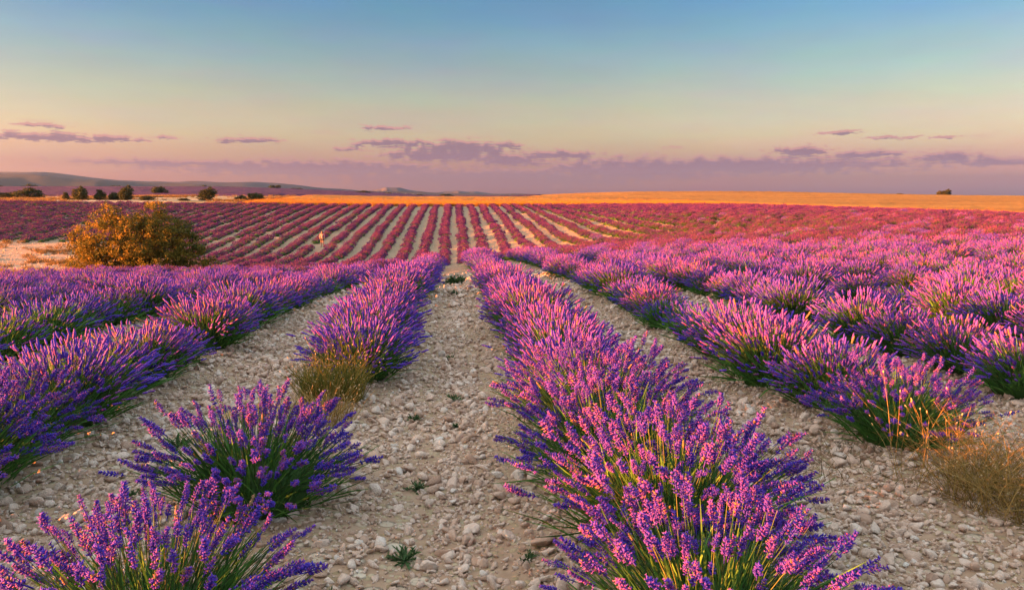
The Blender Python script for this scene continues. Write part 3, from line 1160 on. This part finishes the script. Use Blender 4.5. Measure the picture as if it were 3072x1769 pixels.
def weed_mesh(seed, n=26, size=.10):
    r = np.random.default_rng(seed)
    mb = MB()
    ph = r.uniform(0, 6.28, n)
    el = r.uniform(.15, 1.2, n)
    d = np.stack([np.cos(ph) * np.cos(el), np.sin(ph) * np.cos(el), np.sin(el)], -1)
    ln = size * r.uniform(.5, 1.1, n)
    t = np.array([0, .4, .75, 1.])
    P = d[:, None] * (ln[:, None] * t)[..., None] + np.array([0, 0, -.25]) * (ln[:, None] * t ** 2)[..., None]
    w = size * .05 * np.array([.5, 1, .9, .1])[None] * r.uniform(.8, 1.3, (n, 1))
    v, q = ribbons(P, w, seed)
    mb.add(v, q, 0, np.repeat(r.uniform(0, 1, n), 8))
    # side leaflets
    k = n * 5
    b = r.integers(0, n, k)
    tt = r.uniform(.3, 1, k)
    p0 = d[b] * (ln[b] * tt)[:, None] + np.array([0, 0, -.25]) * (ln[b] * tt ** 2)[:, None]
    d2 = d[b] + r.normal(size=(k, 3)) * .7
    d2 /= np.linalg.norm(d2, axis=1, keepdims=True)
    l2 = size * r.uniform(.12, .28, k)
    P = p0[:, None] + d2[:, None] * (l2[:, None] * np.array([0, .5, 1.]))[..., None]
    v, q = ribbons(P, size * .045 * np.array([.4, 1, .1])[None] * np.ones((k, 1)), seed + 1)
    mb.add(v, q, 0, np.repeat(r.uniform(0, 1, k), 6))
    return mb.build('leaves', [M['weed']])


weeds = [(-.24, 3.43, .11, 'green feathery weed on the path at the bottom of the picture, largest one there'),
         (-.23, 4.36, .08, 'small green weed on the path beside the pale stones left of centre'),
         (.04, 19.6, .34, 'round green weed in the middle of the path where it dips out of sight'),
         (.02, 16.2, .16, 'small weed on the path just before the round green weed'),
         (-1.93, 5.35, .13, 'low green weed on the gravel left of the single flowering clump'),
         (-.33, 5.92, .08, 'small dark weed beside white stones left of the path middle'),
         (-.02, 6.6, .10, 'flat green weed beyond the white stones in the path middle'),
         (.0, 5.75, .06, 'tiny weed in the path middle near the white stones'),
         (-.05, 8.6, .10, 'small weed in the path farther off, near the yellow grass tuft'),
         (-.52, 3.02, .08, 'small weed at the bottom edge left of the feathery weed'),
         (.33, 3.35, .06, 'tiny weed next to the flat pale slab'),
         (2.05, 2.72, .06, 'little green weed at the bottom edge right of the flowering clump'),
         (2.45, 2.75, .07, 'weed near the lower right corner of the gravel'),
         (-2.0, 3.35, .09, 'small weed on the gravel at the far left bottom'),
         (1.95, 6.1, .10, 'low weed on the gravel between first and second rows right'),
         (-1.85, 4.4, .07, 'tiny sprout on the gravel left of the single flowering clump')]
for k, (x, y, s, lab) in enumerate(weeds):
    o = ob('weed', weed_mesh(700 + k, 26 if s < .3 else 70, s), None, (x, y, gz(x, y) + .005), (0, 0, k * 1.3))
    tag(o, lab, 'weed', 'green weeds on the gravel')


# withered grass on the bare valley floor and on the grassy bank behind the lavender
gr = np.random.default_rng(66)
gsrc = []
for q in range(3):
    mb, m2 = tuft(930 + q, 70, .4, .35, M['drybrown'], .012, 0, .9, .8)
    gsrc.append(ob('dry_kind_%d' % q, mb.build('dry_grass', [M['drybrown']]), link=False))
y = gr.uniform(36, 89, 5200)
x = gr.uniform(-62, -14, 5200)
k_ = np.array([bare_land(a_, b_) for a_, b_ in zip(x, y)]) & (x > -.66 * y - 4) & (gr.uniform(0, 1, 5200) < np.where(y < 52, .75, .10 + .5 * (np.sin(x * .5) * np.sin(y * .37) > .55)))
x, y = x[k_], y[k_]
y2 = gr.uniform(142, 245, 5000)
x2 = gr.uniform(-.64, -.20, 5000) * y2
k_ = np.sin(x2 * .13) + np.sin(y2 * .21 + x2 * .05) + gr.normal(size=5000) * .4 > .5
x, y = np.concatenate([x, x2[k_]]), np.concatenate([y, y2[k_]])
dg = scatter('dry_grass', np.stack([x, y, G(x, y)], -1), np.stack([x * 0, x * 0, gr.uniform(0, 6.28, len(x))], -1), gr.uniform(.6, 1.3, (len(x), 1)) * np.ones((1, 3)) * np.where(y > 100, 1.2, 1.0)[:, None], gr.integers(0, 3, len(x)), gsrc)
tag(dg, 'withered brown grass on the bare valley floor and the pale strip', 'grass', kind='stuff')


# ------------------------------------------------------------------ shrubs and trees
def crown_mesh(seed, lobes, nclump, per, leaf, spread, mat, name='crown', flat=1.0):
    """lobes: (x,y,z, rx,ry,rz); leaves in clumps spread over and inside each lobe"""
    r = np.random.default_rng(seed)
    lob = np.array(lobes, float)
    wgt = lob[:, 3] * lob[:, 4] * lob[:, 5]
    wgt = wgt ** .75 / (wgt ** .75).sum()
    li = r.choice(len(lob), nclump, p=wgt)
    d = r.normal(size=(nclump, 3))
    d /= np.linalg.norm(d, axis=1, keepdims=True)
    rad = r.uniform(.35, 1.0, nclump) ** .45 * r.uniform(.92, 1.08, nclump)
    c = lob[li, :3] + d * rad[:, None] * lob[li, 3:]
    c = c[c[:, 2] > .12]
    d = d[:len(c)]
    ctint = r.normal(.5, .2, len(c))
    n = len(c) * per
    p = np.repeat(c, per, 0) + r.normal(size=(n, 3)) * spread * np.array([1, 1, .75])
    p[:, 2] = np.maximum(p[:, 2], .05)
    a = r.normal(size=(n, 3))
    a /= np.linalg.norm(a, axis=1, keepdims=True)
    b = np.cross(a, r.normal(size=(n, 3)))
    b /= np.linalg.norm(b, axis=1, keepdims=True)
    s = leaf * r.uniform(.6, 1.3, n)[:, None]
    v = np.stack([p - a * s, p - b * s * .55, p + a * s, p + b * s * .55], 1).reshape(-1, 3)
    q = np.arange(n * 4).reshape(n, 4)
    t = np.clip(np.repeat(ctint, per) + r.normal(size=n) * .15, 0, 1)
    mb = MB()
    mb.add(v, q, 0, np.repeat(t, 4))
    return mb.build(name, [mat])


def limbs_mesh(seed, lobes, n, r0, name='trunk'):
    r = np.random.default_rng(seed)
    lob = np.array(lobes, float)
    k = 6
    li = r.integers(0, len(lob), n)
    end = lob[li, :3] + r.normal(size=(n, 3)) * lob[li, 3:] * .45
    end[:, 2] = np.maximum(end[:, 2], .4)
    b = r.normal(size=(n, 3)) * np.array([.25, .25, 0]) * (r0 * 5)
    b[:, 2] = -.15
    t = np.linspace(0, 1, k)
    mid = b * .5 + end * .5 + np.stack([-(end[:, 0] - b[:, 0]) * .15, -(end[:, 1] - b[:, 1]) * .15, np.abs(end[:, 2]) * .1], -1)
    P = (1 - t)[None, :, None] ** 2 * b[:, None] + 2 * (t * (1 - t))[None, :, None] * mid[:, None] + t[None, :, None] ** 2 * end[:, None]
    P[:, 1:-1] += r.normal(size=(n, k - 2, 3)) * r0 * .5
    rad = r0 * (1 - .85 * t)[None] * r.uniform(.6, 1.1, (n, 1))
    v, q = tubes(P, rad, 6)
    mb = MB()
    mb.add(v, q, 0, r.uniform(0, 1, len(v)))
    return mb.build(name, [M['bark']], True)


BX, BY = -20.9, 53.0
blobes = [(-3.3, 0, 1.2, 1.6, 1.6, 1.3), (-2.0, -.3, 2.2, 1.7, 1.7, 1.9), (-1.9, .2, 3.95, .7, .7, .85), (.1, -.6, 2.0, 1.9, 1.9, 2.0), (.7, .1, 3.95, .75, .75, .9), (1.6, .3, 3.0, 1.4, 1.4, 1.3),
          (2.6, -.2, 1.9, 1.6, 1.6, 1.7), (3.5, .2, 1.0, 1.4, 1.4, 1.2), (2.9, .4, 2.9, .8, .8, .7), (-4.0, .2, 2.0, .7, .7, .7), (-.6, 0, 2.8, 1.1, 1.1, 1.0), (.4, 1.2, 1.6, 2.6, 1.6, 1.6), (-1.4, -1.2, 1.0, 1.7, 1.2, 1.1), (1.4, -1.4, 1.0, 1.7, 1.2, 1.1)]
_br = np.random.default_rng(806)
for _ in range(16):
    l = blobes[int(_br.integers(14))]
    d = _br.normal(size=3)
    d[2] = abs(d[2]) + .2
    d /= np.linalg.norm(d)
    q = _br.uniform(.25, .5)
    blobes.append((l[0] + d[0] * l[3], l[1] + d[1] * l[4], l[2] + d[2] * l[5], q, q, q * 1.3))
bush = ob('oak_bush', None, loc=(BX, BY, gz(BX, BY) - .1), scl=(.97, .97, 1.05))
tag(bush, 'broad orange-green oak bush in the dip behind the left lavender rows', 'bush')
ob('crown', crown_mesh(801, blobes, 950, 52, .068, .15, M['oak']), bush)
ob('trunk', limbs_mesh(802, blobes, 44, .085), bush)

jl = {
    'round': [(0, 0, .55, .5, .5, .52), (.12, .05, .85, .36, .36, .3), (-.18, -.05, .4, .42, .42, .4)],
    'cone': [(0, 0, .35, .48, .48, .38), (0, 0, .65, .34, .34, .34), (.02, 0, .9, .18, .18, .2)],
    'wide': [(-.25, 0, .4, .42, .42, .36), (.2, 0, .55, .45, .45, .42), (0, .1, .75, .3, .3, .25), (.45, -.05, .3, .3, .3, .28)],
}
tr_ = np.random.default_rng(812)


def ragged(lobes, n_small, r_small):
    out = [tuple(np.array(l) + np.concatenate([tr_.normal(size=3) * .05, np.zeros(3)])) for l in lobes]
    for _ in range(n_small):
        l = lobes[int(tr_.integers(len(lobes)))]
        d = tr_.normal(size=3)
        d[2] = abs(d[2])
        d /= np.linalg.norm(d)
        q = tr_.uniform(.6, 1.3) * r_small
        out.append((l[0] + d[0] * l[3], l[1] + d[1] * l[4], l[2] + d[2] * l[5], q, q, q * tr_.uniform(.8, 1.6)))
    return out


tree_mesh = {k: [crown_mesh(820 + 5 * j + q, ragged(jl[k], 7, .13), 260, 30, .034, .055, M['juniper']) for q in range(3)] for j, k in enumerate(jl)}
trunk_mesh = {k: limbs_mesh(850 + j, jl[k], 7, .035) for j, k in enumerate(jl)}
# x pixel of the photograph's reduced view, distance, height and width in metres
trees = [
    (518, 166, 2.5, 3.3, 'round', 'roundest and tallest dark juniper beside the wheat, alone on the pale strip'),
    (208, 166, 2.4, 3.2, 'round', 'brown-lit round juniper left of the group of dark ones on the pale strip'),
    (255, 166, 2.0, 2.5, 'cone', 'pointed dark green juniper between two rounder ones on the pale strip'),
    (288, 168, 1.6, 2.4, 'wide', 'small brownish juniper touching the left side of a larger dark one'),
    (320, 166, 2.6, 3.2, 'round', 'large dark juniper right of the small brownish one on the pale strip'),
    (372, 165, 1.1, 2.4, 'wide', 'low dark bush right of the large dark juniper'),
    (170, 167, 1.5, 1.6, 'cone', 'thin pale green bush standing alone left of the junipers'),
    (80, 196, 2.6, 5.0, 'wide', 'broad dark green tree on the grassy bank at far left'),
    (36, 196, 1.6, 4.0, 'wide', 'low brown bush in front of the broad tree at far left'),
    (402, 330, 3.2, 6.2, 'wide', 'orange-brown tree standing inside the distant purple field'),
    (600, 167, 1.3, 2.0, 'wide', 'small green bush where the wheat field begins'),
    (640, 168, 1.9, 3.3, 'wide', 'loose green bush at the left tip of the wheat field'),
    (462, 165, .6, 1.8, 'wide', 'very low dark bush left of the tall round juniper'),
    (900, 640, 1.95, 9.0, 'wide', 'dark clump of trees on the skyline above the left part of the wheat'),
    (962, 660, 1.20, 7.0, 'wide', 'smaller dark clump on the skyline just left of the rocky hill'),
    (1105, 560, 1.80, 8.0, 'wide', 'dark tree clump on the skyline right of the rocky hill'),
    (1035, 600, 1.05, 8.0, 'wide', 'flat dark clump of trees on the skyline in front of the rocky hill'),
    (1345, 560, 1.6, 16., 'wide', 'long low dark thicket on the skyline above the middle of the wheat'),
    (2318, 395, 2.5, 4.2, 'wide', 'small dark tree alone on the wheat skyline at right'),
    (2330, 398, 3.0, 3.6, 'round', 'taller dark crown touching the small tree on the right skyline'),
    (2212, 400, .8, 3.6, 'wide', 'tiny low bush on the wheat skyline left of the lone tree'),
]
for k, (px, D, h, w, kind, lab) in enumerate(trees):
    a = R(az_of(px))
    x, y = math.tan(a) * D, D
    root = ob('juniper_tree' if D < 300 else 'tree', None, loc=(x, y, float(H(x, y)) - (.05 if D < 250 else -.3)), rot=(0, 0, k * 1.9), scl=(w / 1.08, w / 1.08, h / 1.1))
    tag(root, lab, 'tree', 'small trees on the skyline and the pale strip')
    ob('crown', tree_mesh[kind][k % 3], root)
    ob('trunk', trunk_mesh[kind], root)

# far woods on the plain
wr = np.random.default_rng(61)
wn = 900
a = np.radians(wr.uniform(-36, -11, wn))
D = wr.uniform(760, 2200, wn)
wx, wy = np.tan(a) * D, D
keep = (np.sin(wx * .009 + 1) + np.sin(wy * .006 + wx * .004) > .0) | (wr.uniform(0, 1, wn) < .15)
wx, wy = wx[keep], wy[keep]
wh_ = wr.uniform(2.0, 4.5, len(wx))
ws = wr.uniform(7, 17, len(wx))
wsrc = [ob('far_crown_%d' % q, crown_mesh(880 + q, jl['wide'], 60, 10, .09, .07, M['farwood']), link=False) for q in range(3)]
fw = scatter('far_woods', np.stack([wx, wy, H(wx, wy) - .3], -1), np.stack([wx * 0, wx * 0, wr.uniform(0, 6.28, len(wx))], -1), np.stack([ws, ws, wh_], -1), wr.integers(0, 3, len(wx)), wsrc)
tag(fw, 'dark scattered woods on the plain below the blue hills', 'woods', kind='stuff')

# fringe of wheat ears along the near edge of the crop
er = np.random.default_rng(71)
wsrc = []
for q in range(3):
    mb, m2 = tuft(900 + q, 60, .75, .45, M['wheatblade'], .012, 0, .3)
    wsrc.append(ob('wheat_kind_%d' % q, mb.build('wheat', [M['wheatblade']]), link=False))
n = 9000
ex = er.uniform(-60, 150, n)
ey = np.asarray(field_edge(ex)) + 1.6 + er.exponential(14, n)
k_ = (ex > wheat_x0(ey) + .5) & (ey < 300)
ex, ey = ex[k_], ey[k_]
wf = scatter('wheat_stalks', np.stack([ex, ey, H(ex, ey)], -1), np.stack([ex * 0, ex * 0, er.uniform(0, 6.28, len(ex))], -1), np.repeat(er.uniform(.85, 1.2, (len(ex), 1)), 3, 1), er.integers(0, 3, len(ex)), wsrc)
tag(wf, 'standing wheat stalks along the near edge of the golden field', 'wheat', kind='stuff')


# ------------------------------------------------------------------ the walker between the rows
def plain(name, col, rough=.7):
    m, t, bs, out = new_mat(name)
    nz = t.noise(t.n('ShaderNodeTexCoord').outputs['Object'], 14, 4, .6).outputs[0]
    t.l(t.mix(t.remap(nz, .3, .7), tuple(c * .85 for c in col), col), bs.inputs['Base Color'])
    bs.inputs['Roughness'].default_value = rough
    return m


def skinned(name, joints, edges, mat, parent, root=0, sub=2):
    me = bpy.data.meshes.new(name)
    me.from_pydata([j[0] for j in joints], edges, [])
    me.materials.append(mat)
    o = ob(name, me, parent)
    md = o.modifiers.new('skin', 'SKIN')
    md.use_smooth_shade = True
    for v, j in zip(me.skin_vertices[0].data, joints):
        v.radius = j[1] if hasattr(j[1], '__len__') else (j[1], j[1])
        v.use_root = False
    me.skin_vertices[0].data[root].use_root = True
    ms = o.modifiers.new('smooth', 'SUBSURF')
    ms.levels = ms.render_levels = sub
    return o


def chain(js, es, start, pts):
    prev = start
    for p in pts:
        js.append(p)
        es.append((prev, len(js) - 1))
        prev = len(js) - 1
    return prev


person = ob('person', None, loc=(-14.1, 84.0, gz(-14.1, 84)), rot=(0, 0, R(-8)))
tag(person, 'dark-haired person in pink top and dark shorts standing between lavender rows', 'person')
skin_m, pink_m, short_m, hair_m, shoe_m = plain('skin', (.26, .16, .12)), plain('pink_cloth', (.34, .22, .24)), plain('dark_denim', (.06, .06, .08)), plain('dark_hair', (.02, .014, .012), .5), plain('dark_shoe', (.03, .03, .04))
J = [((0, 0, .92), (.145, .10))]
E_ = []
ch = chain(J, E_, 0, [((0, 0, 1.08), (.125, .09)), ((0, 0, 1.25), (.15, .10)), ((0, 0, 1.37), (.14, .085)), ((0, 0, 1.44), (.052, .055)), ((0, -.01, 1.50), (.055, .06)),
                      ((0, -.012, 1.57), (.078, .09)), ((0, -.005, 1.64), (.075, .085)), ((0, 0, 1.68), (.04, .045))])
for s in (-1, 1):
    sh = chain(J, E_, 3, [((s * .17, 0, 1.37), .055)])
    if s < 0:   # hand at the hip, elbow out
        wrist = chain(J, E_, sh, [((s * .25, .03, 1.22), .046), ((s * .31, .05, 1.10), .04), ((s * .25, 0, .98), .033), ((s * .20, -.04, .90), .026)])
        hd = Vector((.35, -.25, -.9)).normalized()
    else:
        wrist = chain(J, E_, sh, [((s * .22, 0, 1.22), .046), ((s * .245, .01, 1.08), .04), ((s * .255, -.02, .95), .033), ((s * .255, -.04, .86), .026)])
        hd = Vector((.02, -.15, -1)).normalized()
    w = Vector(J[wrist][0])
    palm = chain(J, E_, wrist, [(tuple(w + hd * .05), (.034, .016))])
    pv = Vector(J[palm][0])
    sd = Vector((0, 1, 0))
    for q, ln in enumerate((.062, .07, .066, .052)):
        b = pv + sd * (.018 - .012 * q) + hd * .02
        chain(J, E_, palm, [(tuple(b), .009), (tuple(b + hd * ln * .5 + Vector((-s * .006, 0, 0))), .008), (tuple(b + hd * ln + Vector((-s * .02, 0, 0))), .0065)])
    tb = w + hd * .02 - sd * .022
    chain(J, E_, wrist, [(tuple(tb), .010), (tuple(tb + hd * .035 - sd * .018), .009), (tuple(tb + hd * .06 - sd * .02), .007)])
    hip = chain(J, E_, 0, [((s * .09, 0, .86), (.088, .092)), ((s * .10, 0, .68), .078), ((s * .105, -.01, .48), .056), ((s * .11, .01, .32), .055), ((s * .115, .015, .12), .036), ((s * .12, .0, .06), .04)])
    chain(J, E_, hip, [((s * .13, -.10, .035), (.042, .03)), ((s * .135, -.16, .03), (.03, .022))])
skinned('body', J, E_, skin_m, person)
S = [((0, 0, .90), (.165, .12)), ((0, 0, 1.08), (.145, .108)), ((0, 0, 1.25), (.168, .118)), ((0, 0, 1.38), (.155, .098))]
SE = [(0, 1), (1, 2), (2, 3)]
for s in (-1, 1):
    k = len(S)
    S += [((s * .175, 0, 1.375), .07)]
    SE.append((3, k))
    arm = [((s * .25, .03, 1.22), .06), ((s * .31, .05, 1.10), .054), ((s * .265, .01, 1.01), .048)] if s < 0 else [((s * .22, 0, 1.22), .06), ((s * .245, .01, 1.08), .054), ((s * .252, -.015, .99), .048)]
    for p in arm:
        S.append(p)
        SE.append((len(S) - 2, len(S) - 1))
skinned('top', S, SE, pink_m, person)
S = [((0, 0, .93), (.16, .115)), ((-.095, 0, .84), (.10, .105)), ((-.105, 0, .66), (.092, .095)), ((.095, 0, .84), (.10, .105)), ((.105, 0, .66), (.092, .095))]
skinned('shorts', S, [(0, 1), (1, 2), (0, 3), (3, 4)], short_m, person)
S = [((0, -.035, 1.70), (.085, .075)), ((0, .015, 1.69), (.10, .10)), ((0, .02, 1.64), (.105, .095)), ((0, .035, 1.58), (.10, .075)), ((0, .06, 1.48), (.105, .06)), ((0, .07, 1.38), (.09, .045))]
skinned('hair', S, [(0, 1), (1, 2), (2, 3), (3, 4), (4, 5)], hair_m, person)
for s in (-1, 1):
    skinned('shoe', [((s * .12, .02, .055), (.05, .05)), ((s * .13, -.09, .04), (.05, .04)), ((s * .137, -.17, .035), (.038, .03))], [(0, 1), (1, 2)], shoe_m, person)


# ------------------------------------------------------------------ the air
hz_m = bpy.data.materials.new('haze_air')
hz_m.use_nodes = True
hz_t = hz_m.node_tree
hz_t.nodes.clear()
hv = hz_t.nodes.new('ShaderNodeVolumePrincipled')
hv.inputs['Color'].default_value = (.38, .57, .97, 1)
hv.inputs['Density'].default_value = 1.0e-4
hv.inputs['Anisotropy'].default_value = .86
ho = hz_t.nodes.new('ShaderNodeOutputMaterial')
hz_t.links.new(hv.outputs[0], ho.inputs['Volume'])
x0_, x1_, y0_, y1_, z0_, z1_ = -7000, 7000, -400, 8400, -46, 200
hb = np.array([[x, y, z] for z in (z0_, z1_) for y in (y0_, y1_) for x in (x0_, x1_)], float)
hf = np.array([[0, 2, 3, 1], [4, 5, 7, 6], [0, 1, 5, 4], [1, 3, 7, 5], [3, 2, 6, 7], [2, 0, 4, 6]])
hz = ob('haze', mesh('haze', hb, [hf], [hz_m]))
tag(hz, 'thin blue evening haze over the plain and hills', 'haze', kind='stuff')
